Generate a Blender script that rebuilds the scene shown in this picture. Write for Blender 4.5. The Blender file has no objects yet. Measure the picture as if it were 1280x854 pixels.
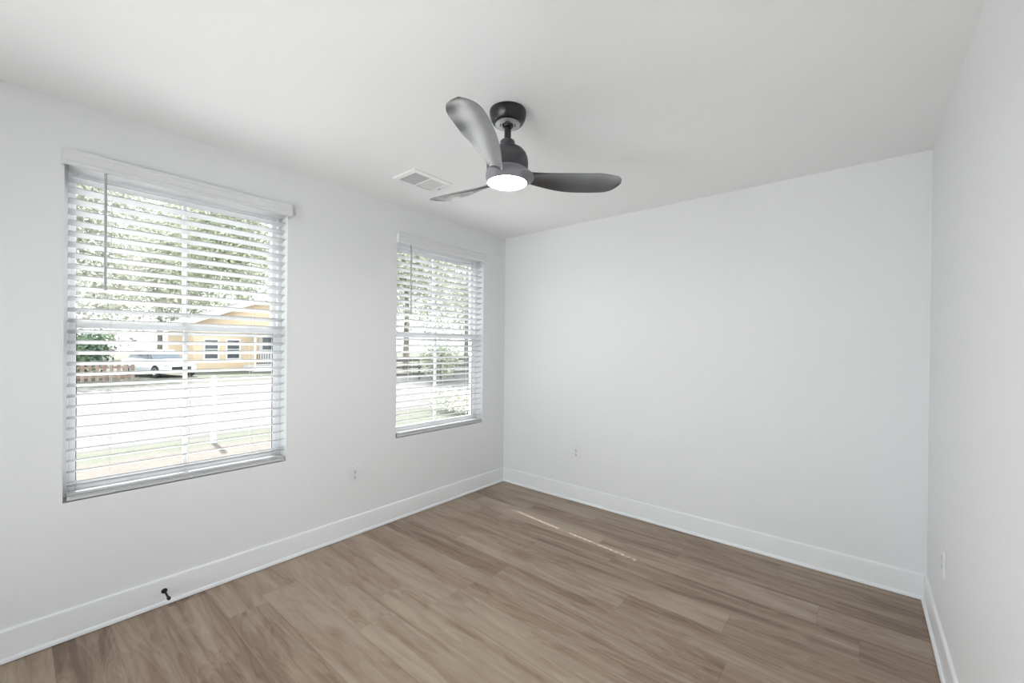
import bpy, bmesh, math, random
from mathutils import Vector, Matrix
random.seed(7)
SC = bpy.context.scene
COL = SC.collection
PI = math.pi

# ------------------------------------------------------------------ camera
W, D, H = 3.045, 3.18, 2.44          # room: x from window wall to right wall, y to back wall, ceiling
REAR = -1.05
cam = bpy.data.cameras.new('camera')
cam.sensor_fit = 'HORIZONTAL'; cam.sensor_width = 36.0
cam.lens = 521.61 / 1280 * 36.0
cam.shift_y = 8.727 / 1280
cam.clip_start = 0.02; cam.clip_end = 400
camo = bpy.data.objects.new('camera', cam); COL.objects.link(camo)
_r = Vector((0.766904, 0.641683, 0.010023)); _u = Vector((-0.010038, -0.003622, 0.999943)); _f = Vector((-0.641683, 0.766961, -0.003663))
camo.matrix_world = Matrix(((_r.x, _u.x, -_f.x, 2.7599), (_r.y, _u.y, -_f.y, 0.0), (_r.z, _u.z, -_f.z, 1.3507), (0, 0, 0, 1)))
SC.camera = camo

# ------------------------------------------------------------------ light and exposure
SKY_STRENGTH = 4.0
SUN_STRENGTH = 15.5
LAMP_STRENGTH = 118.0
vs = SC.view_settings
vs.view_transform = 'Standard'; vs.look = 'None'; vs.gamma = 1.0; vs.use_curve_mapping = False
vs.exposure = 0.13
SC.display_settings.display_device = 'sRGB'
world = bpy.data.worlds.new('overcast_sky'); SC.world = world; world.use_nodes = True
bg = world.node_tree.nodes['Background']
bg.inputs[0].default_value = (0.90, 0.95, 1.0, 1); bg.inputs[1].default_value = SKY_STRENGTH
sun = bpy.data.lights.new('sun', 'SUN'); sun.energy = SUN_STRENGTH; sun.angle = 0.003; sun.color = (1.0, 0.98, 0.95)
suno = bpy.data.objects.new('sun', sun); COL.objects.link(suno)
sd = Vector((1.0, -0.10, -1.18)).normalized()
suno.rotation_euler = sd.to_track_quat('-Z', 'Y').to_euler(); suno.location = (-8, 3, 12)

# ------------------------------------------------------------------ material helpers
def srgb(r, g, b):
    f = lambda c: (c / 255) / 12.92 if c / 255 <= 0.04045 else ((c / 255 + 0.055) / 1.055) ** 2.4
    return (f(r), f(g), f(b), 1)
def material(name, color, rough=0.5, metal=0.0, spec=0.5, noise=None, bump=None, coat=0.0, emission=None):
    m = bpy.data.materials.new(name); m.use_nodes = True
    nt = m.node_tree; b = nt.nodes['Principled BSDF']
    b.inputs['Base Color'].default_value = color
    b.inputs['Roughness'].default_value = rough; b.inputs['Metallic'].default_value = metal
    b.inputs['Specular IOR Level'].default_value = spec; b.inputs['Coat Weight'].default_value = coat
    tc = nt.nodes.new('ShaderNodeTexCoord')
    if noise:                                   # (scale, second colour, low, high)
        n = nt.nodes.new('ShaderNodeTexNoise'); n.inputs['Scale'].default_value = noise[0]; n.inputs['Detail'].default_value = 4
        r = nt.nodes.new('ShaderNodeValToRGB'); r.color_ramp.elements[0].position = noise[2]; r.color_ramp.elements[1].position = noise[3]
        r.color_ramp.elements[0].color = color; r.color_ramp.elements[1].color = noise[1]
        nt.links.new(tc.outputs['Object'], n.inputs['Vector']); nt.links.new(n.outputs['Fac'], r.inputs['Fac']); nt.links.new(r.outputs['Color'], b.inputs['Base Color'])
    if bump:                                    # (scale, strength)
        n = nt.nodes.new('ShaderNodeTexNoise'); n.inputs['Scale'].default_value = bump[0]; n.inputs['Detail'].default_value = 3
        k = nt.nodes.new('ShaderNodeBump'); k.inputs['Strength'].default_value = bump[1]; k.inputs['Distance'].default_value = 0.002
        nt.links.new(tc.outputs['Object'], n.inputs['Vector']); nt.links.new(n.outputs['Fac'], k.inputs['Height']); nt.links.new(k.outputs['Normal'], b.inputs['Normal'])
    if emission:
        b.inputs['Emission Color'].default_value = emission[0]; b.inputs['Emission Strength'].default_value = emission[1]
    return m
def glass_material():
    m = bpy.data.materials.new('window_glass'); m.use_nodes = True
    nt = m.node_tree; nt.nodes.clear()
    o = nt.nodes.new('ShaderNodeOutputMaterial'); mix = nt.nodes.new('ShaderNodeMixShader')
    t = nt.nodes.new('ShaderNodeBsdfTransparent'); g = nt.nodes.new('ShaderNodeBsdfGlossy'); f = nt.nodes.new('ShaderNodeFresnel')
    t.inputs[0].default_value = (0.97, 0.98, 0.975, 1); g.inputs['Roughness'].default_value = 0.02; f.inputs['IOR'].default_value = 1.3
    nt.links.new(f.outputs[0], mix.inputs[0]); nt.links.new(t.outputs[0], mix.inputs[1]); nt.links.new(g.outputs[0], mix.inputs[2]); nt.links.new(mix.outputs[0], o.inputs[0])
    return m
def floor_material():
    m = bpy.data.materials.new('oak_plank_floor'); m.use_nodes = True
    nt = m.node_tree; N = nt.nodes; L = nt.links; b = N['Principled BSDF']
    def sock(n, i, v):
        if hasattr(v, 'is_output'): L.new(v, n.inputs[i])
        else: n.inputs[i].default_value = v
    def ma(op, a, c=0.0, d=None):
        n = N.new('ShaderNodeMath'); n.operation = op; sock(n, 0, a); sock(n, 1, c)
        if d is not None: sock(n, 2, d)
        return n.outputs[0]
    def vec(x, y, z=0.0):
        n = N.new('ShaderNodeCombineXYZ'); sock(n, 0, x); sock(n, 1, y); sock(n, 2, z); return n.outputs[0]
    def noise(v, scale, detail=3, rough=0.5, dist=0.0):
        n = N.new('ShaderNodeTexNoise'); L.new(v, n.inputs['Vector']); n.inputs['Scale'].default_value = scale
        n.inputs['Detail'].default_value = detail; n.inputs['Roughness'].default_value = rough; n.inputs['Distortion'].default_value = dist
        return n.outputs['Fac']
    def ramp(v, stops):
        n = N.new('ShaderNodeValToRGB'); e = n.color_ramp.elements
        while len(e) < len(stops): e.new(0.5)
        for k, (p, c) in enumerate(stops): e[k].position = p; e[k].color = c
        L.new(v, n.inputs['Fac']); return n.outputs['Color']
    def mix(f, a, c, blend='MIX'):
        n = N.new('ShaderNodeMix'); n.data_type = 'RGBA'; n.blend_type = blend; sock(n, 0, f); sock(n, 6, a); sock(n, 7, c); return n.outputs[2]
    tc = N.new('ShaderNodeTexCoord'); sp = N.new('ShaderNodeSeparateXYZ'); L.new(tc.outputs['Object'], sp.inputs[0])
    x, y = sp.outputs[0], sp.outputs[1]
    PW, PL = 0.187, 1.22
    ry = ma('DIVIDE', ma('SUBTRACT', y, 1.05), PW); row = ma('FLOOR', ry)
    wn = N.new('ShaderNodeTexWhiteNoise'); wn.noise_dimensions = '1D'; L.new(ma('ADD', row, 61.3), wn.inputs['W'])
    rx = ma('DIVIDE', ma('ADD', x, ma('MULTIPLY', wn.outputs['Value'], PL)), PL); colm = ma('FLOOR', rx)
    wid = N.new('ShaderNodeTexWhiteNoise'); wid.noise_dimensions = '2D'; L.new(vec(row, colm), wid.inputs['Vector'])
    sep = N.new('ShaderNodeSeparateColor'); L.new(wid.outputs['Color'], sep.inputs[0])
    i1, i2, i3 = sep.outputs[0], sep.outputs[1], sep.outputs[2]
    sx = ma('ADD', x, ma('MULTIPLY', i1, 41.0)); sy = ma('ADD', y, ma('MULTIPLY', i2, 23.0))
    broad = noise(vec(ma('MULTIPLY', sx, 1.25), ma('MULTIPLY', sy, 7.0), i3), 1.0, 3, 0.55, 0.9)      # slow heartwood figure
    rings = ma('SINE', ma('MULTIPLY', broad, 62.0))
    rings = ma('MULTIPLY_ADD', rings, 0.5, 0.5)
    streak = noise(vec(ma('MULTIPLY', sx, 1.1), ma('MULTIPLY', sy, 25.0), i3), 1.0, 5, 0.6, 0.6)
    fine = noise(vec(ma('MULTIPLY', sx, 9.0), ma('MULTIPLY', sy, 230.0), i1), 1.0, 2, 0.6)
    v = ma('ADD', ma('MULTIPLY', broad, 0.66), ma('MULTIPLY', streak, 0.66))
    v = ma('ADD', v, ma('MULTIPLY', rings, 0.075)); v = ma('ADD', v, ma('MULTIPLY', fine, 0.09))
    v = ma('ADD', v, ma('MULTIPLY', ma('SUBTRACT', i3, 0.5), 0.20))
    v = ma('SUBTRACT', v, 0.245)
    c = ramp(v, [(0.27, srgb(110, 89, 73)), (0.41, srgb(138, 117, 98)), (0.54, srgb(156, 138, 119)), (0.70, srgb(170, 154, 135))])
    c = mix(ma('MULTIPLY', i2, 0.22), c, srgb(142, 118, 102))
    knot = N.new('ShaderNodeTexVoronoi'); knot.feature = 'F1'; L.new(vec(ma('MULTIPLY', sx, 1.6), ma('MULTIPLY', sy, 4.2), 0.0), knot.inputs['Vector']); knot.inputs['Scale'].default_value = 1.0
    kf = ramp(knot.outputs['Distance'], [(0.02, (0.5, 0.5, 0.5, 1)), (0.17, (0, 0, 0, 1))])
    c = mix(kf, c, srgb(112, 84, 68))
    fy = ma('SUBTRACT', ry, row); fx = ma('SUBTRACT', rx, colm)
    dy = ma('MULTIPLY', ma('MINIMUM', fy, ma('SUBTRACT', 1.0, fy)), PW); dx = ma('MULTIPLY', ma('MINIMUM', fx, ma('SUBTRACT', 1.0, fx)), PL)
    seam = ma('LESS_THAN', ma('MINIMUM', dx, dy), 0.0011)
    c = mix(ma('MULTIPLY', seam, 0.40), c, srgb(86, 70, 58))
    L.new(c, b.inputs['Base Color'])
    L.new(ma('MULTIPLY_ADD', streak, 0.12, 0.32), b.inputs['Roughness'])
    b.inputs['Specular IOR Level'].default_value = 0.5
    k = N.new('ShaderNodeBump'); k.inputs['Strength'].default_value = 0.12; k.inputs['Distance'].default_value = 0.001
    L.new(fine, k.inputs['Height']); L.new(k.outputs['Normal'], b.inputs['Normal'])
    return m

M = {}
M['wall'] = material('painted_wall', srgb(234, 235, 236), 0.62, spec=0.3, bump=(260, 0.10))
M['ceiling'] = material('ceiling_paint', srgb(245, 245, 246), 0.8, spec=0.2, bump=(200, 0.10))
M['trim'] = material('trim_paint', srgb(236, 237, 238), 0.32)
M['floor'] = floor_material()
M['vinyl'] = material('white_vinyl', srgb(238, 240, 242), 0.35)
M['gasket'] = material('grey_gasket', srgb(70, 72, 75), 0.6)
M['slat'] = material('white_blind_slat', srgb(205, 206, 208), 0.38)
M['valance'] = material('white_valance', srgb(228, 229, 230), 0.38)
M['cord'] = material('white_cord', srgb(225, 225, 222), 0.8)
M['wand'] = material('clear_wand', srgb(176, 178, 180), 0.25)
M['glass'] = glass_material()
M['black'] = material('satin_black', (0.008, 0.008, 0.009, 1), 0.30, coat=0.2)
M['blade'] = material('charcoal_blade', (0.036, 0.036, 0.040, 1), 0.27, spec=0.7, coat=1.0)
M['blade'].node_tree.nodes['Principled BSDF'].inputs['Coat Roughness'].default_value = 0.24
M['hub'] = material('hub_painted_sheen', (0.24, 0.237, 0.27, 1), 0.36, spec=0.6)  # charcoal like the blades; reflected window light painted in as paler grey
M['motor'] = material('charcoal_motor', (0.062, 0.062, 0.072, 1), 0.40)
M['plate_grey'] = material('grey_metal_and_sheen', srgb(176, 178, 180), 0.35, metal=0.6)  # grey metal; on the canopy it paints in a reflection
M['lens'] = material('lamp_lens', (0.9, 0.9, 0.9, 1), 0.4, emission=((1.0, 0.985, 0.96, 1), LAMP_STRENGTH))
M['outlet'] = material('outlet_plastic', srgb(232, 233, 234), 0.3)
M['slot'] = material('dark_slot', srgb(40, 40, 42), 0.7)
M['vent'] = material('vent_enamel', srgb(242, 243, 243), 0.35)
M['duct'] = material('dark_duct', srgb(48, 50, 52), 0.8)
M['matte_black'] = material('matte_black_metal', (0.008, 0.008, 0.009, 1), 0.6, spec=0.3)
M['rubber'] = material('black_rubber', (0.012, 0.012, 0.012, 1), 0.55)
M['street'] = material('pale_concrete_street', srgb(103, 102, 101), 0.85, spec=0.05, noise=(0.7, srgb(92, 91, 90), 0.35, 0.7))
M['bounce_gravel'] = material('white_bounce_gravel', srgb(226, 225, 222), 0.9, spec=0.05, noise=(14.0, srgb(206, 205, 202), 0.35, 0.65))  # for the added bed that bounces sunlight up through the windows
M['added_bounce_slab'] = material('pale_bounce_concrete', srgb(228, 227, 225), 0.85, spec=0.05, noise=(1.5, srgb(220, 219, 217), 0.35, 0.65))  # for the added slab that bounces sunlight in from behind
M['grass'] = material('lawn_grass', srgb(88, 91, 81), 0.9, spec=0.05, noise=(2.5, srgb(95, 93, 87), 0.4, 0.65))
M['mulch'] = material('tan_mulch', srgb(94, 88, 83), 0.9, spec=0.05, noise=(9.0, srgb(102, 98, 94), 0.35, 0.65))
M['bark'] = material('tree_bark', srgb(126, 119, 110), 0.9, spec=0.05, noise=(6.0, srgb(104, 98, 90), 0.4, 0.6))
M['leaf_pale'] = material('pale_green_leaf', srgb(176, 178, 164), 0.6, spec=0.05, noise=(0.9, srgb(190, 189, 176), 0.4, 0.6))
M['leaf_mid'] = material('mid_green_leaf', srgb(158, 164, 146), 0.6, spec=0.05, noise=(0.9, srgb(180, 182, 160), 0.4, 0.6))
M['leaf_deep'] = material('deep_green_leaf', srgb(104, 122, 106), 0.6, spec=0.05, noise=(0.9, srgb(112, 128, 92), 0.4, 0.6))
M['ochre'] = material('orange_stucco', srgb(202, 180, 152), 0.85, spec=0.05, noise=(1.2, srgb(196, 178, 154), 0.4, 0.6))
M['house_trim'] = material('white_house_trim', srgb(200, 199, 197), 0.6)
M['roof'] = material('pale_shingle_roof', srgb(140, 137, 134), 0.85, spec=0.05, noise=(5.0, srgb(122, 119, 116), 0.4, 0.6))
M['house_glass'] = material('grey_window_pane', srgb(70, 74, 78), 0.15)
M['brown_wood'] = material('weathered_brown_wood', srgb(142, 126, 114), 0.85, spec=0.05, noise=(3.0, srgb(122, 106, 94), 0.4, 0.6))
M['grey_wood'] = material('grey_fence_board', srgb(98, 97, 94), 0.85, spec=0.05, noise=(3.0, srgb(84, 83, 80), 0.4, 0.6))
M['car_paint'] = material('white_car_paint', srgb(226, 228, 230), 0.25, coat=0.5)
M['car_glass'] = material('dark_car_glass', srgb(60, 70, 78), 0.1)
M['tyre'] = material('tyre_rubber', srgb(38, 38, 40), 0.8)
M['chrome'] = material('wheel_alloy', srgb(170, 172, 175), 0.3, metal=0.8)

# ------------------------------------------------------------------ object helpers
def origin(o):
    v = Vector((0, 0, 0))
    while o is not None: v += Vector(o.location); o = o.parent
    return v
def obj(name, bm, mat, parent=None, smooth=False, loc=None, autosmooth=None):
    """Link the bmesh (built in world coordinates) as one mesh object."""
    off = origin(parent) if parent is not None else Vector(loc or (0, 0, 0))
    bmesh.ops.translate(bm, verts=bm.verts, vec=-off)
    bmesh.ops.recalc_face_normals(bm, faces=bm.faces)
    me = bpy.data.meshes.new(name)
    for f in bm.faces: f.smooth = smooth
    if autosmooth:
        for e in bm.edges:
            if len(e.link_faces) == 2 and e.calc_face_angle(0) > autosmooth: e.smooth = False
    bm.to_mesh(me); bm.free()
    for m in (mat if isinstance(mat, (list, tuple)) else [mat]): me.materials.append(m)
    o = bpy.data.objects.new(name, me); COL.objects.link(o)
    if parent is not None: o.parent = parent
    else: o.location = off
    return o
def thing(name, label, cat, loc, group=None):
    o = bpy.data.objects.new(name, None); COL.objects.link(o)
    o.location = loc; o.empty_display_size = 0.1
    return tag(o, label, cat, group)
def tag(o, label, cat, group=None, kind=None):
    o['label'] = label; o['category'] = cat
    if group: o['group'] = group
    if kind: o['kind'] = kind
    return o
def struct(o, label=None):
    o['kind'] = 'structure'
    if label: o['label'] = label
    return o
def NB(): return bmesh.new()
def box(bm, x0, x1, y0, y1, z0, z1, bev=0.0, mi=0):
    r = bmesh.ops.create_cube(bm, size=1.0)
    vs_ = r['verts']
    for v in vs_:
        v.co = Vector(((x0 + x1) / 2 + v.co.x * (x1 - x0), (y0 + y1) / 2 + v.co.y * (y1 - y0), (z0 + z1) / 2 + v.co.z * (z1 - z0)))
    fs = {f for v in vs_ for f in v.link_faces}
    for f in fs: f.material_index = mi
    if bev:
        es = list({e for v in vs_ for e in v.link_edges})
        bmesh.ops.bevel(bm, geom=es, offset=bev, segments=2, affect='EDGES', profile=0.5)
    return vs_
def quad(bm, pts, mi=0):
    f = bm.faces.new([bm.verts.new(p) for p in pts]); f.material_index = mi; return f
def lathe(bm, prof, center, axis='z', seg=48, cap=True):
    """prof: list of (radius, height) along the axis."""
    cx, cy, cz = center; rings = []
    for r, h in prof:
        ring = []
        for k in range(seg):
            a = 2 * PI * k / seg; c, s = r * math.cos(a), r * math.sin(a)
            p = {'z': (cx + c, cy + s, cz + h), 'x': (cx + h, cy + c, cz + s), 'y': (cx + c, cy + h, cz + s)}[axis]
            ring.append(bm.verts.new(p))
        rings.append(ring)
    for a, b in zip(rings, rings[1:]):
        for k in range(seg): bm.faces.new((a[k], a[(k + 1) % seg], b[(k + 1) % seg], b[k]))
    if cap:
        bm.faces.new(rings[0]); bm.faces.new(rings[-1])
def tube(bm, pts, r, seg=8):
    pts = [Vector(p) for p in pts]; rings = []
    rr = r if isinstance(r, (list, tuple)) else [r] * len(pts)
    for k, p in enumerate(pts):
        d = (pts[min(k + 1, len(pts) - 1)] - pts[max(k - 1, 0)]).normalized()
        a = d.orthogonal().normalized() if k == 0 else (rings_a - d * rings_a.dot(d)).normalized()
        rings_a = a; b = d.cross(a)
        rings.append([bm.verts.new(p + (a * math.cos(2 * PI * j / seg) + b * math.sin(2 * PI * j / seg)) * rr[k]) for j in range(seg)])
    for a, b in zip(rings, rings[1:]):
        for j in range(seg): bm.faces.new((a[j], a[(j + 1) % seg], b[(j + 1) % seg], b[j]))
    bm.faces.new(rings[0]); bm.faces.new(rings[-1])
def prism(bm, prof, fn, t0, t1):
    """Extrude a closed 2-D profile; fn(u, v, t) gives the point."""
    a = [bm.verts.new(fn(u, v, t0)) for u, v in prof]; b = [bm.verts.new(fn(u, v, t1)) for u, v in prof]
    n = len(prof)
    for k in range(n): bm.faces.new((a[k], a[(k + 1) % n], b[(k + 1) % n], b[k]))
    bm.faces.new(a); bm.faces.new(b)

# ------------------------------------------------------------------ room shell
OPEN = [(0.145, 1.100, 0.622, 2.20), (1.905, 2.868, 0.632, 2.20)]      # window openings: y0, y1, z0, z1
FILL_OPEN = (0.40, 2.60, 0.06, 2.24)                                       # added, unseen opening behind the camera for fill daylight: x0, x1, z0, z1
WT = 0.17                                                                # window wall thickness
def wall_with_openings(OPEN, a0, a1, P):
    """A wall slab with openings; P(x, y, z) maps its own axes (x depth, y along) into the room."""
    bm = NB()
    ys = sorted({a0, a1} | {o[0] for o in OPEN} | {o[1] for o in OPEN})
    zs = sorted({-0.15, H + 0.15} | {o[2] for o in OPEN} | {o[3] for o in OPEN})
    V = {}
    def vt(i, j, x):
        if (i, j, x) not in V: V[(i, j, x)] = bm.verts.new(P(x, ys[i], zs[j]))
        return V[(i, j, x)]
    def hole(i, j):
        if i < 0 or j < 0 or i >= len(ys) - 1 or j >= len(zs) - 1: return True
        yc, zc = (ys[i] + ys[i + 1]) / 2, (zs[j] + zs[j + 1]) / 2
        return any(o[0] < yc < o[1] and o[2] < zc < o[3] for o in OPEN)
    for i in range(len(ys) - 1):
        for j in range(len(zs) - 1):
            if hole(i, j): continue
            for x in (0.0, -WT): bm.faces.new((vt(i, j, x), vt(i + 1, j, x), vt(i + 1, j + 1, x), vt(i, j + 1, x)))
            for (a, b, di, dj) in (((i, j), (i + 1, j), 0, -1), ((i, j + 1), (i + 1, j + 1), 0, 1), ((i, j), (i, j + 1), -1, 0), ((i + 1, j), (i + 1, j + 1), 1, 0)):
                if hole(i + di, j + dj): bm.faces.new((vt(*a, 0.0), vt(*b, 0.0), vt(*b, -WT), vt(*a, -WT)))
    return bm
struct(obj('wall_left', wall_with_openings(OPEN, REAR - 0.15, D + 0.15, lambda x, y, z: (x, y, z)), M['wall']))
bm = NB(); box(bm, 0, W, D, D + 0.15, -0.15, H + 0.15); struct(obj('wall_back', bm, M['wall']))
bm = NB(); box(bm, W, W + 0.15, REAR - 0.15, D + 0.15, -0.15, H + 0.15); struct(obj('wall_right', bm, M['wall']))
struct(obj('wall_rear', wall_with_openings([FILL_OPEN], 0.0, W, lambda x, y, z: (y, REAR + x, z)), M['wall']))
bm = NB(); box(bm, 0, W, REAR, D, H, H + 0.15); struct(obj('ceiling', bm, M['ceiling']))
bm = NB(); box(bm, 0, W, REAR, D, -0.15, 0.0); struct(obj('floor', bm, M['floor']))

BASE = [(0.0, 0.138), (0.006, 0.138), (0.0105, 0.1345), (0.012, 0.129), (0.012, 0.0215), (0.0155, 0.0212), (0.0195, 0.0185), (0.0225, 0.013), (0.0232, 0.0075), (0.0232, 0.003), (0.0, 0.003)]
def skirting(name, fn, t0, t1):
    bm = NB(); prism(bm, BASE, fn, t0, t1); return struct(obj(name, bm, M['trim'], autosmooth=0.7, smooth=True))
skirting('baseboard_left', lambda u, v, t: (u, t, v), REAR, D)
skirting('baseboard_back', lambda u, v, t: (t, D - u, v), 0.0, W)
skirting('baseboard_right', lambda u, v, t: (W - u, t, v), REAR, D)
skirting('baseboard_rear', lambda u, v, t: (t, REAR + u, v), 0.0, FILL_OPEN[0])
skirting('baseboard_rear', lambda u, v, t: (t, REAR + u, v), FILL_OPEN[1], W)

# ------------------------------------------------------------------ windows
RAIL_Z = 1.440
def build_window(idx, y0, y1, z0, z1):
    bm = NB()                                   # outer frame
    fx0, fx1, fw = -0.165, -0.088, 0.022
    box(bm, fx0, fx1, y0, y0 + fw, z0, z1, 0.003); box(bm, fx0, fx1, y1 - fw, y1, z0, z1, 0.003)
    box(bm, fx0, fx1, y0 + fw, y1 - fw, z0, z0 + 0.03, 0.003); box(bm, fx0, fx1, y0 + fw, y1 - fw, z1 - 0.025, z1, 0.003)
    for y in (y0 + fw, y1 - fw - 0.006): box(bm, -0.118, -0.112, y, y + 0.006, z0 + 0.03, z1 - 0.025)
    root = struct(obj('window_%d' % idx, bm, M['vinyl'], loc=(-0.125, (y0 + y1) / 2, z0)))
    a, b = y0 + fw, y1 - fw
    st = 0.024
    for name, xa, xb, za, zb in (('upper_sash', -0.150, -0.122, RAIL_Z - 0.016, z1 - 0.025), ('lower_sash', -0.118, -0.092, z0 + 0.03, RAIL_Z + 0.022)):
        bm = NB()
        low = name == 'lower_sash'
        box(bm, xa, xb, a, a + st, za, zb, 0.003); box(bm, xa, xb, b - st, b, za, zb, 0.003)
        box(bm, xa, xb, a + st, b - st, zb - 0.042 if low else zb - 0.032, zb, 0.004); box(bm, xa, xb, a + st, b - st, za, za + (0.038 if low else 0.034), 0.004)
        if low: box(bm, xb, xb + 0.010, a + 0.06, b - 0.06, zb - 0.018, zb - 0.008, 0.002)
        s = obj(name, bm, M['vinyl'], root)
        xm = (xa + xb) / 2
        bm = NB(); box(bm, xm - 0.003, xm + 0.003, a + st - 0.004, b - st + 0.004, za + 0.03, zb - 0.03); obj('glass_pane', bm, M['glass'], s)
        yc = (y0 + y1) / 2 - 0.012
        bm = NB(); box(bm, xm - 0.009, xm + 0.009, yc - 0.0095, yc + 0.0095, za + 0.034, zb - 0.032, 0.003); obj('muntin', bm, M['vinyl'], s)
        if low:
            bm = NB()
            for y in (a + st, b - st - 0.003): box(bm, xb - 0.012, xb - 0.004, y, y + 0.003, za + 0.038, zb - 0.042)
            obj('gasket', bm, M['gasket'], s)
    bm = NB(); box(bm, -0.088, -0.060, y0, y1, z0, z0 + 0.012, 0.0015); obj('window_sill', bm, M['trim'], root)
    return root
for k, o in enumerate(OPEN): build_window(k + 1, *o)

def added_rear_door():  # unseen glazed door, added to let fill daylight into the room
    x0, x1, z0, z1 = FILL_OPEN; ya, yb = REAR - 0.14, REAR - 0.09; xm = (x0 + x1) / 2
    bm = NB()
    for a, b in ((x0, x0 + 0.05), (xm - 0.04, xm + 0.04), (x1 - 0.05, x1)): box(bm, a, b, ya, yb, z0, z1, 0.003)
    for a, b in ((x0 + 0.05, xm - 0.04), (xm + 0.04, x1 - 0.05)):
        box(bm, a, b, ya, yb, z0, z0 + 0.06, 0.003); box(bm, a, b, ya, yb, z1 - 0.05, z1, 0.003)
    root = struct(obj('added_fill_door', bm, M['vinyl'], loc=(xm, REAR - 0.115, z0)))
    for a, b in ((x0 + 0.04, xm - 0.03), (xm + 0.03, x1 - 0.04)):
        bm = NB(); box(bm, a, b, REAR - 0.118, REAR - 0.113, z0 + 0.05, z1 - 0.04); obj('glass_pane', bm, M['glass'], root)
added_rear_door()

# ------------------------------------------------------------------ venetian blinds
PITCH, SLAT_W, SLAT_T = 0.0500, 0.050, 0.0050
def slat_mesh(bm, y0, y1, z, holes, tilt=0.0145, crown=0.0016, xf=-0.012):
    """One faux-wood slat whose rear edge hangs lower; slots for the lift cords."""
    xr = xf - math.sqrt(SLAT_W ** 2 - tilt ** 2)
    hw, hl = 0.0085, 0.0110
    ys = [y0] + [v for h in holes for v in (h - hw, h + hw)] + [y1]
    ts = [0.0, 0.5 - hl / SLAT_W, 0.5 + hl / SLAT_W, 1.0]
    def P(t, y, up):
        return (xf + (xr - xf) * t, y, z - tilt * t + crown * 4 * t * (1 - t) + (0 if up else -SLAT_T))
    V = {}
    def vt(i, j, up):
        if (i, j, up) not in V: V[(i, j, up)] = bm.verts.new(P(ts[j], ys[i], up))
        return V[(i, j, up)]
    def hole(i, j):
        return i < 0 or j < 0 or i >= len(ys) - 1 or j >= 3 or (j == 1 and i % 2 == 1)
    for i in range(len(ys) - 1):
        for j in range(3):
            if hole(i, j): continue
            for up in (1, 0): bm.faces.new((vt(i, j, up), vt(i + 1, j, up), vt(i + 1, j + 1, up), vt(i, j + 1, up)))
            for (a, b, di, dj) in (((i, j), (i + 1, j), 0, -1), ((i, j + 1), (i + 1, j + 1), 0, 1), ((i, j), (i, j + 1), -1, 0), ((i + 1, j), (i + 1, j + 1), 1, 0)):
                if hole(i + di, j + dj): bm.faces.new((vt(*a, 1), vt(*b, 1), vt(*b, 0), vt(*a, 0)))
def build_blind(y0, y1, z0, label, wand_y, holes, nreg, low, stack, slots):
    root = thing('window_blind', label, 'blind', (-0.03, (y0 + y1) / 2, z0 + 0.005), 'white slatted blinds in the two windows')
    s0, s1 = y0 + 0.014, y1 - 0.008
    bm = NB()                                    # valance with a moulded face and returned ends
    prof = [(0.002, 2.222), (0.026, 2.222), (0.030, 2.219), (0.031, 2.206), (0.028, 2.200), (0.028, 2.172), (0.031, 2.166), (0.031, 2.154), (0.028, 2.150), (0.018, 2.150), (0.018, 2.214), (0.002, 2.214)]
    va, vb = y0 - 0.006, y1 + 0.014
    prism(bm, prof, lambda u, v, t: (u, t, v), va, vb)
    box(bm, 0.002, 0.0275, va - 0.004, va, 2.151, 2.2215, 0.001); box(bm, 0.002, 0.0275, vb, vb + 0.004, 2.151, 2.2215, 0.001)
    obj('valance', bm, M['valance'], root)
    bm = NB(); box(bm, -0.062, -0.008, s0 + 0.002, s1 - 0.002, 2.168, 2.198, 0.002); obj('headrail', bm, M['slat'], root)
    bm = NB()
    for k in range(nreg): slat_mesh(bm, s0, s1, 2.163 - PITCH * k, slots)
    for z, t in low: slat_mesh(bm, s0, s1, z, slots, t)
    for k in range(stack): slat_mesh(bm, s0, s1, z0 + 0.0265 + 0.0072 * k, slots, 0.0005, 0.0, -0.0035 - 0.0012 * k)
    obj('slat_panel', bm, M['slat'], root)
    bm = NB()
    box(bm, -0.057, -0.003, s0, s1, z0 + 0.005, z0 + 0.0205, 0.003)
    rail = obj('bottom_rail', bm, M['slat'], root)
    for h in holes:
        bm = NB(); lathe(bm, [(0.0045, -0.001), (0.0045, 0.001), (0.002, 0.002)], (-0.002, h, z0 + 0.013), 'x', 12); obj('cord_button', bm, M['cord'], rail)
    for h in holes:
        bm = NB()
        for x in (-0.0105, -0.0615):
            dz = -0.0145 if x < -0.03 else 0
            n = 12
            tube(bm, [(x + 0.0012 * math.sin(j * 1.7 + h * 9), h - 0.013 + 0.003 * math.sin(j * 0.9 + h * 20) * (j > 7), 2.15 + (z0 + 0.02 - 2.15) * j / n) for j in range(n + 1)], 0.0008, 6)
        obj('ladder_cord', bm, M['cord'], root)
    bm = NB()
    tube(bm, [(0.010, wand_y, 2.152), (0.012, wand_y, 2.135), (0.012, wand_y + 0.001, 1.612)], 0.0054, 6)
    w = obj('tilt_wand', bm, M['wand'], root)
    bm = NB(); lathe(bm, [(0.0048, 0), (0.0062, 0.004), (0.0062, 0.022), (0.0045, 0.026)], (0.012, wand_y + 0.001, 1.600), 'z', 12); obj('wand_tip', bm, M['wand'], w)
    return root
build_blind(*OPEN[0][:3], 'white slatted blind covering the large window nearest the camera, left of the wall outlet', 0.278, [0.315, 0.622, 0.925], 29, [(0.712, 0.010), (0.693, 0.006)], 2, [])
build_blind(*OPEN[1][:3], 'white slatted blind covering the farther window next to the back corner of the room', 2.026, [2.075, 2.40, 2.722], 29, [(0.714, 0.010)], 2, [2.722])

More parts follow.
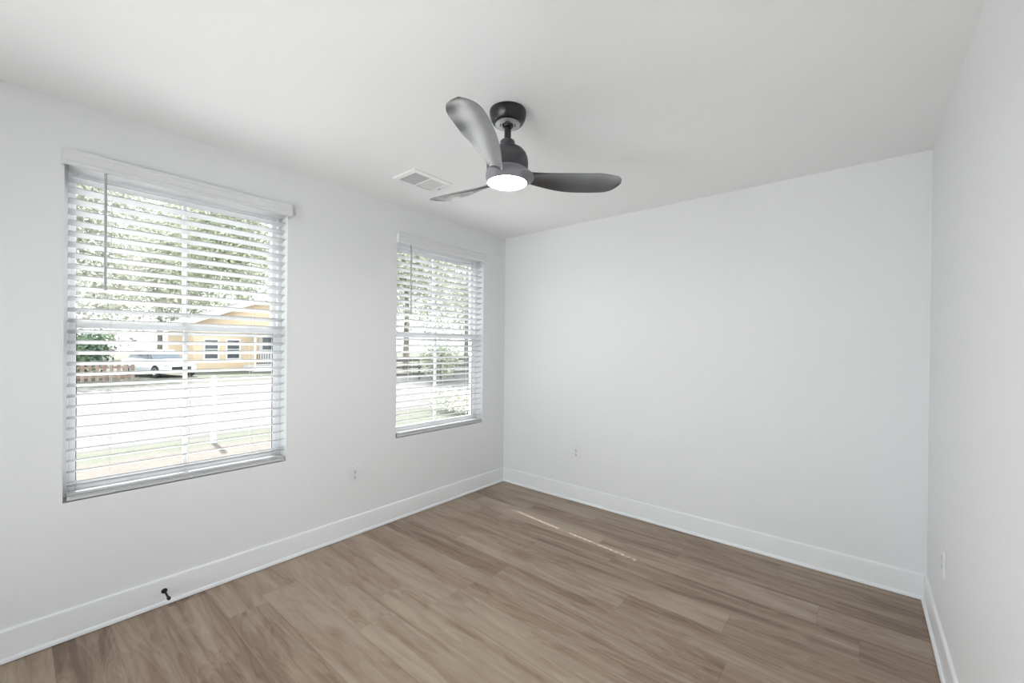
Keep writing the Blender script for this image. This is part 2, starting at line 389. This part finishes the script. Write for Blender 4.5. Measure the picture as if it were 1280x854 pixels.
# ------------------------------------------------------------------ ceiling fan
FX, FY = 1.495, 1.465
fan = thing('ceiling_fan', 'black three blade ceiling fan with a glowing round light, hanging from the white ceiling', 'ceiling fan', (FX, FY, H))
def lat(name, prof, mat, parent, seg=64):
    bm = NB(); lathe(bm, prof, (FX, FY, 0), 'z', seg); return obj(name, bm, mat, parent, smooth=True, autosmooth=0.6)
canopy = lat('canopy', [(0.0835, 2.4395), (0.0845, 2.434), (0.0845, 2.424), (0.0825, 2.412), (0.078, 2.399), (0.071, 2.387), (0.0635, 2.380), (0.0595, 2.379), (0.0590, 2.382)], M['black'], fan)
plate = lat('canopy_painted_sheen', [(0.0588, 2.3822), (0.0575, 2.3775), (0.0555, 2.3765), (0.020, 2.3765), (0.020, 2.3825)], M['plate_grey'], canopy)  # light grey stands in for the bright reflection on the black canopy bottom
for k in range(4):
    bm = NB(); a0 = k * PI / 2 + 0.35
    for j in range(7):
        a, b = a0 + j * 0.1, a0 + (j + 1) * 0.1
        pts = [(FX + r * math.cos(t), FY + r * math.sin(t), z) for z in (2.3755, 2.3767) for r, t in ((0.032, a), (0.037, a), (0.037, b), (0.032, b))]
        v = [bm.verts.new(p) for p in pts]
        for f in ((0, 1, 2, 3), (4, 5, 6, 7), (0, 1, 5, 4), (2, 3, 7, 6), (1, 2, 6, 5), (0, 3, 7, 4)): bm.faces.new([v[i] for i in f])
    obj('plate_slot', bm, M['black'], plate)
lat('hanger_ball', [(0.012, 2.360), (0.0235, 2.366), (0.027, 2.374), (0.027, 2.384)], M['black'], canopy)
lat('downrod', [(0.0155, 2.290), (0.0155, 2.372)], M['black'], fan, 32)
lat('rod_collar', [(0.028, 2.272), (0.033, 2.275), (0.034, 2.280), (0.034, 2.299), (0.032, 2.303), (0.0165, 2.304)], M['motor'], fan)
lat('motor_housing', [(0.060, 2.162), (0.093, 2.166), (0.0955, 2.172), (0.096, 2.205), (0.0935, 2.224), (0.086, 2.243), (0.074, 2.258), (0.058, 2.268), (0.040, 2.2725), (0.030, 2.2735)], M['motor'], fan)
CAMR = Vector((math.cos(0.6967), math.sin(0.6967), 0)); CAMF = Vector((-math.sin(0.6967), math.cos(0.6967), 0))
PHI0 = 0.176
EDGE_A = [(0.073, -0.046, 2.146), (0.155, -0.042, 2.152), (0.235, -0.041, 2.158), (0.311, -0.043, 2.163), (0.382, -0.046, 2.167), (0.447, -0.044, 2.173), (0.505, -0.037, 2.172), (0.543, -0.022, 2.174), (0.565, 0.002, 2.173), (0.577, 0.034, 2.170)]
EDGE_B = [(0.085, 0.012, 2.124), (0.170, 0.041, 2.119), (0.248, 0.068, 2.119), (0.318, 0.089, 2.124), (0.388, 0.103, 2.132), (0.452, 0.110, 2.139), (0.508, 0.112, 2.146), (0.544, 0.104, 2.153), (0.564, 0.086, 2.160), (0.577, 0.056, 2.167)]
def hub_bm():
    """Carved hub: its underside flares from the lamp rim out to the roots of the three blades."""
    bm = NB(); n = 120; rows = []
    for k in range(n):
        th = 2 * PI * k / n
        dirv = CAMR * math.cos(th) + CAMF * math.sin(th)
        dl = math.degrees(th - PHI0) + 10
        dl = (dl + 60) % 120 - 60
        rho = 0.0985 + 0.026 * math.exp(-(dl / 22) ** 2)
        sm = lambda t: max(0.0, min(1.0, t)) ** 2 * (3 - 2 * max(0.0, min(1.0, t)))
        if -24 <= dl <= 24: zeta = 2.148 - 0.030 * sm((dl + 24) / 48)
        else:
            w = (dl - 24) if dl > 24 else dl + 96
            zeta = 2.118 + 0.030 * sm(w / 72)
        col = []
        for j in range(8):
            u = j / 7; r = 0.0905 + (rho - 0.0905) * u; z = 2.1075 + (zeta - 2.1075) * u ** 1.15
            col.append((r, z))
        col += [(rho + 0.0012, zeta + 0.003), (rho - 0.001, zeta + 0.006), (0.5 * (rho + 0.094), max(zeta + 0.010, 2.150)), (0.0935, 2.166), (0.070, 2.168)]
        rows.append([bm.verts.new(Vector((FX, FY, z)) + dirv * r) for r, z in col])
    for a, b in zip(rows, rows[1:] + rows[:1]):
        for j in range(len(a) - 1): bm.faces.new((a[j], a[j + 1], b[j + 1], b[j]))
    bm.faces.new([r[-1] for r in rows])
    return bm
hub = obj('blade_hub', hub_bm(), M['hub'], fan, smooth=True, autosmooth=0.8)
lat('lamp_lens', [(0.002, 2.1070), (0.030, 2.1072), (0.060, 2.1079), (0.078, 2.1088), (0.0880, 2.1100), (0.0900, 2.1115)], M['lens'], fan)
def catmull(P, m):
    P = [Vector(p) for p in P]; Q = [2 * P[0] - P[1]] + P + [2 * P[-1] - P[-2]]; out = []
    for i in range(1, len(Q) - 2):
        for k in range(m):
            t = k / m; a, b, c, d = Q[i - 1:i + 3]
            out.append(0.5 * (2 * b + (c - a) * t + (2 * a - 5 * b + 4 * c - d) * t * t + (3 * b - a - 3 * c + d) * t ** 3))
    return out + [Q[-2]]
def blade_bm(phi):
    d = CAMR * math.cos(phi) + CAMF * math.sin(phi); e = CAMF * math.cos(phi) - CAMR * math.sin(phi)
    A, B = catmull(EDGE_A, 4), catmull(EDGE_B, 4)
    bm = NB(); rings = []; n = 12
    def wp(q): return Vector((FX, FY, 0)) + d * q.x + e * q.y + Vector((0, 0, q.z))
    for a, b in zip(A, B):
        r = (a.x + b.x) / 2
        th = 0.0065 + 0.020 * max(0.0, 1 - (r - 0.06) / 0.16) ** 1.6
        ch = (b - a).length
        th = min(th, ch * 0.35)
        camber = 0.09 * ch
        top, bot = [], []
        for j in range(n + 1):
            u = j / n; q = a.lerp(b, u)
            c = camber * 4 * u * (1 - u)
            h = th * (0.28 + 0.72 * math.sqrt(max(0.0, 4 * u * (1 - u))))
            top.append(bm.verts.new(wp(q + Vector((0, 0, c + h / 2))))); bot.append(bm.verts.new(wp(q + Vector((0, 0, c - h / 2)))))
        rings.append(top + bot[::-1])
    for r0, r1 in zip(rings, rings[1:]):
        for j in range(len(r0)): bm.faces.new((r0[j], r0[(j + 1) % len(r0)], r1[(j + 1) % len(r0)], r1[j]))
    bm.faces.new(rings[0]); bm.faces.new(rings[-1])
    return bm
for k in range(3): obj('blade', blade_bm(PHI0 + k * 2 * PI / 3), M['blade'], fan, smooth=True, autosmooth=0.9)

# ------------------------------------------------------------------ ceiling register
vent = thing('ceiling_vent', 'white rectangular air vent in the ceiling between the fan and the windows', 'vent', (0.54, 1.73, H))
vx0, vx1, vy0, vy1 = 0.425, 0.655, 1.570, 1.888
b_ = 0.030
bm = NB()
def ring(bm, x0, x1, y0, y1, xi0, xi1, yi0, yi1, zo, zi):
    o = [(x0, y0), (x1, y0), (x1, y1), (x0, y1)]; i = [(xi0, yi0), (xi1, yi0), (xi1, yi1), (xi0, yi1)]
    for k in range(4):
        quad(bm, [(*o[k], zo), (*o[(k + 1) % 4], zo), (*i[(k + 1) % 4], zi), (*i[k], zi)])
ring(bm, vx0, vx1, vy0, vy1, vx0 + 0.004, vx1 - 0.004, vy0 + 0.004, vy1 - 0.004, H - 0.0005, H - 0.007)
ring(bm, vx0 + 0.004, vx1 - 0.004, vy0 + 0.004, vy1 - 0.004, vx0 + b_, vx1 - b_, vy0 + b_, vy1 - b_, H - 0.007, H - 0.011)
ring(bm, vx0 + b_, vx1 - b_, vy0 + b_, vy1 - b_, vx0 + b_, vx1 - b_, vy0 + b_, vy1 - b_, H - 0.011, H - 0.0005)
bmesh.ops.remove_doubles(bm, verts=bm.verts, dist=1e-5)
obj('frame', bm, M['vent'], vent)
bm = NB(); box(bm, vx0 + b_ - 0.002, vx1 - b_ + 0.002, vy0 + b_ - 0.002, vy1 - b_ + 0.002, H - 0.002, H - 0.0005); obj('duct_opening', bm, M['duct'], vent)
ix0, ix1, iy0, iy1 = vx0 + b_, vx1 - b_, vy0 + b_, vy1 - b_; ym = (iy0 + iy1) / 2
def louvres(ya, yb, tilt):
    bm = NB(); n = 11
    for k in range(n):
        x = ix0 + (ix1 - ix0) * (k + 0.5) / n
        dx, dz = 0.0050 * tilt, 0.0036
        pts = [(x - dx, H - 0.0095), (x - dx + 0.0011, H - 0.0095), (x + dx + 0.0011, H - 0.0095 + 2 * dz), (x + dx, H - 0.0095 + 2 * dz)]
        prism(bm, pts, lambda u, v, t: (u, t, v), ya, yb)
    return obj('louver_panel', bm, M['vent'], vent)
louvres(iy0 + 0.001, ym - 0.003, 0.08); louvres(ym + 0.003, iy1 - 0.001, 0.72)
bm = NB(); box(bm, ix0, ix1, ym - 0.003, ym + 0.003, H - 0.0105, H - 0.002); obj('center_bar', bm, M['vent'], vent)
bm = NB(); box(bm, 0.520, 0.524, vy1 - 0.022, vy1 - 0.010, H - 0.016, H - 0.0085, 0.0008); obj('damper_lever', bm, M['plate_grey'], vent)

# ------------------------------------------------------------------ wall outlets
def outlet(name_label, place, w=0.079, h=0.124):
    """place(u, v, n): u to the right on the wall, v up, n out of the wall."""
    base = Vector(place(0, 0, 0))
    root = thing('electrical_outlet', name_label, 'outlet', base, 'white duplex outlets low on the walls')
    bm = NB()
    def bx(u0, u1, v0, v1, n0, n1, bev=0.0):
        a, b = Vector(place(u0, v0, n0)), Vector(place(u1, v1, n1))
        box(bm, min(a.x, b.x), max(a.x, b.x), min(a.y, b.y), max(a.y, b.y), min(a.z, b.z), max(a.z, b.z), bev)
    bx(-w / 2, w / 2, -h / 2, h / 2, 0.0003, 0.0068, 0.0018); obj('cover_plate', bm, M['outlet'], root)
    for s in (-1, 1):
        bm = NB()
        c = s * 0.0195
        prof = []
        for k in range(24):
            a = 2 * PI * k / 24; u, v = 0.0170 * math.cos(a), 0.0170 * math.sin(a)
            prof.append((u, max(-0.0140, min(0.0140, v))))
        prism(bm, prof, lambda u, v, t: place(u, v + c, t), 0.005, 0.0078)
        rec = obj('receptacle', bm, M['outlet'], root)
        bm = NB()
        bx(-0.0082, -0.0048, c - 0.001, c + 0.0095, 0.0072, 0.0081); bx(0.0048, 0.0082, c - 0.0005, c + 0.008, 0.0072, 0.0081)
        pr = [(0.0038 * math.cos(2 * PI * k / 12), -0.0075 + 0.0038 * math.sin(2 * PI * k / 12)) for k in range(12)]
        prism(bm, pr, lambda u, v, t: place(u, v + c, t), 0.0072, 0.0081)
        obj('plug_slots', bm, M['slot'], rec)
    bm = NB(); pr = [(0.0032 * math.cos(2 * PI * k / 12), 0.0032 * math.sin(2 * PI * k / 12)) for k in range(12)]
    prism(bm, pr, lambda u, v, t: place(u, v, t), 0.006, 0.0076); obj('screw', bm, M['plate_grey'], root)
outlet('white duplex outlet on the window wall, between and below the two windows', lambda u, v, n: (n, 1.5635 + u, 0.4315 + v))
outlet('white duplex outlet on the back wall, right of the far corner', lambda u, v, n: (0.850 + u, D - n, 0.428 + v))
outlet('white outlet seen nearly edge-on on the right-hand wall, above the baseboard', lambda u, v, n: (W - n, 2.585 - u, 0.438 + v))

# ------------------------------------------------------------------ door stop
ds = thing('door_stop', 'small black door stop sticking out of the left baseboard', 'door stop', (0.012, 0.505, 0.0735))
bm = NB(); lathe(bm, [(0.0125, 0.0), (0.0130, 0.003), (0.0115, 0.006), (0.006, 0.0085), (0.0050, 0.010)], (0.012, 0.505, 0.0735), 'x', 24); obj('base_flange', bm, M['matte_black'], ds, smooth=True, autosmooth=0.7)
bm = NB(); lathe(bm, [(0.0048, 0.008), (0.0042, 0.040), (0.0046, 0.092)], (0.012, 0.505, 0.0735), 'x', 16); obj('post', bm, M['matte_black'], ds, smooth=True, autosmooth=0.7)
bm = NB(); lathe(bm, [(0.0050, 0.090), (0.0078, 0.092), (0.0082, 0.098), (0.0078, 0.105), (0.0055, 0.108)], (0.012, 0.505, 0.0735), 'x', 20); obj('rubber_tip', bm, M['rubber'], ds, smooth=True, autosmooth=0.7)

# ------------------------------------------------------------------ outdoors, seen between the slats
GZ = -0.45
def ground(name, x0, x1, y0, y1, mat, z=GZ, t=0.12):
    bm = NB(); box(bm, x0, x1, y0, y1, z - t, z); o = obj(name, bm, mat); o['kind'] = 'structure'; return o
ground('lawn_ground', -90, -0.175, -40, 70, M['grass'], GZ - 0.004, 0.3)
ground('added_bounce_bed', -4.2, -0.18, -1.1, 16, M['bounce_gravel'], GZ + 0.01, 0.06)  # added below the sight line as a reflector to brighten the ceiling
ground('mulch_strip', -6.0, -4.2, -12, 5.2, M['mulch'], GZ, 0.05)
ground('added_bounce_slab', -4.0, 9.0, -22.0, REAR - 0.16, M['added_bounce_slab'], -0.08, 0.4)  # unseen pale slab, added to throw sunlight up through the rear opening
ground('street', -20.5, -7.0, -40, 70, M['street'], GZ, 0.05)
ground('driveway', -34, -20.5, 3.6, 7.0, M['street'], GZ - 0.005, 0.05)
ground('sidewalk', -22.6, -21.4, -40, 70, M['street'], GZ, 0.05)

def tree(name, label, cat, x, y, h, rad, crown0, mat, nleaf, leaf, trunk_r=0.18, group=None, seed=1):
    rng = random.Random(seed)
    root = thing(name, label, cat, (x, y, GZ - 0.03), group)
    bm = NB()
    ztop = GZ + h
    tube(bm, [(x, y, GZ - 0.05), (x + 0.05, y + 0.03, GZ + h * 0.3), (x - 0.05, y + 0.1, GZ + h * 0.75)], [trunk_r, trunk_r * 0.75, trunk_r * 0.3], 8)
    obj('trunk' if h > 2.5 else 'stem', bm, M['bark'], root)
    zc = (GZ + crown0 + ztop) / 2; rz = (ztop - GZ - crown0) / 2
    lobes = [(rng.gauss(0, 0.5) * rad * 0.75, rng.gauss(0, 0.5) * rad * 0.75, rng.uniform(-0.75, 0.75) * rz, rng.uniform(0.35, 0.55)) for _ in range(18)]
    V, F = [], []
    org = Vector((x, y, GZ - 0.03))
    while len(F) < nleaf:
        lx, ly, lz, lr = rng.choice(lobes)
        v = Vector((rng.gauss(0, 1), rng.gauss(0, 1), rng.gauss(0, 1))).normalized() * (rng.random() ** 0.4)
        p = Vector((lx + v.x * rad * lr, ly + v.y * rad * lr, 0))
        if p.length > rad: continue
        p = p + Vector((x, y, zc + lz * 0.75 + v.z * rz * lr))
        if p.z < GZ + 0.02: p.z = GZ + 0.02 + rng.random() * 0.3
        a = Vector((rng.gauss(0, 1), rng.gauss(0, 1), rng.gauss(0, 0.7))).normalized(); b = a.cross(Vector((rng.gauss(0, 1), rng.gauss(0, 1), rng.gauss(0, 1)))).normalized()
        s = leaf * rng.uniform(0.6, 1.4); p = p - org; n = len(V)
        V += [p + a * s, p + b * s * 0.5, p - a * s, p - b * s * 0.5]; F.append((n, n + 1, n + 2, n + 3))
    me = bpy.data.meshes.new('foliage'); me.from_pydata(V, [], F); me.materials.append(mat)
    o = bpy.data.objects.new('foliage', me); COL.objects.link(o); o.parent = root
    return root
TG = 'leafy trees across the street'
tree('tree', 'tall pale leafy tree at the left in the nearer window, beyond the brown picket fence', 'tree', -34, 2.0, 16, 4.8, 0.4, M['leaf_pale'], 17000, 0.14, 0.26, TG, 1)
tree('tree', 'tall leafy tree rising behind the orange house', 'tree', -46, 14.8, 20.5, 6.9, 2.0, M['leaf_mid'], 22000, 0.17, 0.30, TG, 2)
tree('tree', 'distant pale tree in the gap above the parked white car', 'tree', -59, 10.8, 22.5, 6.4, 1.5, M['leaf_pale'], 20000, 0.20, 0.3, TG, 12)
tree('tree', 'large leafy tree filling the upper left of the farther window', 'tree', -21.5, 17.5, 13, 5.2, 2.0, M['leaf_mid'], 17000, 0.12, 0.24, TG, 4)
tree('tree', 'pale leafy tree at the upper right of the farther window', 'tree', -27.5, 29.0, 14, 5.0, 2.0, M['leaf_pale'], 12000, 0.14, 0.24, TG, 5)
tree('bush', 'dense green bush growing behind the brown picket fence', 'bush', -26.2, 2.0, 2.7, 1.4, 0.05, M['leaf_deep'], 3500, 0.10, 0.05, None, 6)
tree('bush', 'rounded green bush seen in the lower half of the farther window', 'bush', -13.6, 13.9, 2.1, 1.1, 0.05, M['leaf_mid'], 3000, 0.075, 0.05, None, 7)
tree('bush', 'low green shrub at the lower right of the farther window', 'bush', -5.6, 7.9, 0.70, 1.1, 0.0, M['leaf_pale'], 3000, 0.04, 0.03, None, 8)

# orange house
hx0, hx1, hy0, hy1 = -37.0, -30.0, 7.4, 15.5
house = thing('house', 'orange single-storey house with white trim across the street', 'house', ((hx0 + hx1) / 2, (hy0 + hy1) / 2, GZ - 0.03))
bm = NB()
prism(bm, [(hy0, GZ - 0.03), (hy1, GZ - 0.03), (hy1, 2.75), ((hy0 + hy1) / 2, 4.5), (hy0, 2.75)], lambda u, v, t: (t, u, v), hx0, hx1); obj('walls', bm, M['ochre'], house)
bm = NB(); ymid = (hy0 + hy1) / 2
for s, ye in ((-1, hy0 - 0.45), (1, hy1 + 0.45)):
    dz = 1.75 * 0.45 / 4.05
    prism(bm, [(ye, 2.78 - dz), (ymid, 4.53), (ymid, 4.66), (ye, 2.91 - dz)], lambda u, v, t: (t, u, v), hx0 - 0.3, hx1 + 0.5)
obj('roof', bm, M['roof'], house)
bm = NB()
for ye in (hy0 - 0.45, hy1 + 0.45):
    dz = 1.75 * 0.45 / 4.05
    prism(bm, [(ye, 2.70 - dz), (ymid, 4.45), (ymid, 4.68), (ye, 2.93 - dz)], lambda u, v, t: (t, u, v), hx1 + 0.5, hx1 + 0.56)
obj('fascia', bm, M['house_trim'], house)
for (y, z, w, h) in ((8.35, 1.0, 0.7, 1.2), (9.6, 1.0, 0.7, 1.2), (13.6, 0.9, 1.2, 1.3)):
    bm = NB()
    for (a, b, c, d_) in ((-w / 2 - 0.1, -w / 2, -h / 2 - 0.1, h / 2 + 0.1), (w / 2, w / 2 + 0.1, -h / 2 - 0.1, h / 2 + 0.1), (-w / 2, w / 2, -h / 2 - 0.1, -h / 2), (-w / 2, w / 2, h / 2, h / 2 + 0.1), (-w / 2, w / 2, -0.03, 0.03)):
        box(bm, hx1 - 0.02, hx1 + 0.06, y + a, y + b, z + c, z + d_)
    fr = obj('house_window', bm, M['house_trim'], house)
    bm = NB(); box(bm, hx1 - 0.02, hx1 + 0.02, y - w / 2, y + w / 2, z - h / 2, z + h / 2); obj('pane', bm, M['house_glass'], fr)
bm = NB(); box(bm, hx1 - 0.02, hx1 + 0.06, 11.2, 12.3, -0.1, 2.1); dr = obj('front_door', bm, M['house_trim'], house)
bm = NB(); box(bm, hx1 + 0.05, hx1 + 0.08, 11.4, 12.1, 1.0, 1.9); obj('door_pane', bm, M['house_glass'], dr)
bm = NB()
box(bm, hx1, hx1 + 2.0, 10.2, 15.0, GZ - 0.03, -0.1)
for y in (10.3, 12.6, 14.9): box(bm, hx1 + 1.82, hx1 + 1.94, y - 0.06, y + 0.06, -0.1, 2.35)
box(bm, hx1, hx1 + 2.15, 10.05, 15.15, 2.35, 2.55)
obj('porch', bm, M['house_trim'], house)
bm = NB()
for z in (0.05, 0.72): box(bm, hx1 + 1.84, hx1 + 1.92, 10.3, 14.9, z, z + 0.07)
for k in range(30): box(bm, hx1 + 1.86, hx1 + 1.90, 10.42 + k * 0.15, 10.46 + k * 0.15, 0.1, 0.74)
obj('porch_railing', bm, M['grey_wood'], house)

# brown picket fence
fence = thing('picket_fence', 'weathered brown picket fence across the street, left of the parked car', 'fence', (-24, 1.2, GZ - 0.03))
bm = NB()
y = -2.4
while y < 3.7:
    prism(bm, [(y, GZ + 0.02), (y + 0.12, GZ + 0.02), (y + 0.12, GZ + 0.80), (y + 0.06, GZ + 0.90), (y, GZ + 0.80)], lambda u, v, t: (t, u, v), -23.98, -23.955); y += 0.24
obj('picket_panel', bm, M['brown_wood'], fence)
for z in (GZ + 0.18, GZ + 0.62):
    bm = NB(); box(bm, -24.02, -23.98, -2.4, 3.75, z, z + 0.09); obj('rail', bm, M['brown_wood'], fence)
for y in (-2.3, -0.3, 1.7, 3.7):
    bm = NB(); box(bm, -24.11, -24.02, y - 0.05, y + 0.05, GZ - 0.05, GZ + 0.95, 0.01); obj('post', bm, M['brown_wood'], fence)

# board fence in the view of the farther window
fence = thing('board_fence', 'pale grey rail fence across the street, seen through the farther window', 'fence', (-15.5, 19.5, GZ - 0.03))
for z in (GZ + 0.25, GZ + 0.62, GZ + 0.98):
    bm = NB(); box(bm, -15.52, -15.48, 9, 32, z, z + 0.12); obj('rail', bm, M['grey_wood'], fence)
for k in range(10):
    bm = NB(); y = 9.1 + k * 2.5; box(bm, -15.60, -15.52, y - 0.05, y + 0.05, GZ - 0.05, GZ + 1.2, 0.01); obj('post', bm, M['grey_wood'], fence)

# white post by the street
post = thing('marker_post', 'slim white post standing beside the pale street outside the nearer window', 'post', (-6.3, 2.35, GZ - 0.03))
bm = NB(); box(bm, -6.34, -6.26, 2.31, 2.39, GZ - 0.06, GZ + 1.15, 0.006); obj('shaft', bm, M['house_trim'], post)
bm = NB(); lathe(bm, [(0.066, 0), (0.066, 0.02), (0.01, 0.07)], (-6.3, 2.35, GZ + 1.15), 'z', 4); obj('cap', bm, M['house_trim'], post)

# parked car
car = thing('car', 'white car parked across the street between the picket fence and the orange house', 'car', (-27.0, 5.2, GZ))
def car_body():
    bm = NB()
    # stations along the car (front at +x): x, half width, z of side, z of top
    side = [(2.05, 0.72, 0.34, 0.62), (1.95, 0.80, 0.24, 0.72), (1.45, 0.86, 0.20, 0.86), (0.85, 0.88, 0.20, 0.94), (0.0, 0.89, 0.20, 0.96), (-0.9, 0.89, 0.20, 0.98), (-1.6, 0.87, 0.22, 1.00), (-2.05, 0.82, 0.30, 0.96), (-2.15, 0.74, 0.40, 0.80)]
    rings = []
    for x, w, zb, zt in side:
        rings.append([bm.verts.new((x, s * w * k, z)) for s, k, z in ((-1, 0.92, zb), (-1, 1.0, zb + 0.12), (-1, 1.0, zt - 0.14), (-1, 0.90, zt), (0, 0, zt + 0.03), (1, 0.90, zt), (1, 1.0, zt - 0.14), (1, 1.0, zb + 0.12), (1, 0.92, zb))])
    for a, b in zip(rings, rings[1:]):
        for k in range(9): bm.faces.new((a[k], a[(k + 1) % 9], b[(k + 1) % 9], b[k]))
    bm.faces.new(rings[0]); bm.faces.new(rings[-1])
    return bm
def car_cabin(inset, ztop):
    bm = NB()
    lo = [(0.95, 0.80), (-1.75, 0.78)]; hi = [(0.15, 0.62), (-1.25, 0.60)]
    a = [bm.verts.new((x, s * (w - inset), 0.90)) for x, w in lo for s in (-1, 1)]
    b = [bm.verts.new((x - (0.0 if x > 0 else 0), s * (w - inset), ztop)) for x, w in hi for s in (-1, 1)]
    for f in ((0, 1, 3, 2),): bm.faces.new([a[i] for i in f]); bm.faces.new([b[i] for i in f])
    for i, j in ((0, 1), (1, 3), (3, 2), (2, 0)): bm.faces.new((a[i], a[j], b[j], b[i]))
    bmesh.ops.bevel(bm, geom=list(bm.edges), offset=0.05, segments=2, affect='EDGES')
    return bm
CM = Matrix.Translation((-27.0, 5.2, GZ)) @ Matrix.Rotation(0.28, 4, 'Z')
def car_part(name, bm, mat, parent=car, smooth=False):
    bmesh.ops.transform(bm, matrix=CM, verts=bm.verts); return obj(name, bm, mat, parent, smooth=smooth, autosmooth=0.6)
body = car_part('body', car_body(), M['car_paint'], smooth=True)
car_part('cabin_glass', car_cabin(0.0, 1.40), M['car_glass'])
bm = NB(); box(bm, -1.28, 0.18, -0.62, 0.62, 1.38, 1.45, 0.03); car_part('roof', bm, M['car_paint'])
bm = NB(); box(bm, 2.00, 2.08, -0.45, 0.45, 0.40, 0.58, 0.01); car_part('grille', bm, M['tyre'], body)
for s in (-1, 1):
    bm = NB(); box(bm, 1.93, 2.04, s * 0.60 - 0.13, s * 0.60 + 0.13, 0.56, 0.70, 0.02); car_part('headlight', bm, M['chrome'], body)
    for x in (1.35, -1.35):
        bm = NB(); lathe(bm, [(0.20, -0.10), (0.32, -0.09), (0.34, 0.0), (0.32, 0.09), (0.20, 0.10)], (x, s * 0.80, 0.34), 'y', 24); w = car_part('wheel', bm, M['tyre'])
        bm = NB(); lathe(bm, [(0.03, s * 0.085), (0.19, s * 0.108), (0.20, s * 0.09)], (x, s * 0.80, 0.34), 'y', 20); car_part('hubcap', bm, M['chrome'], w)
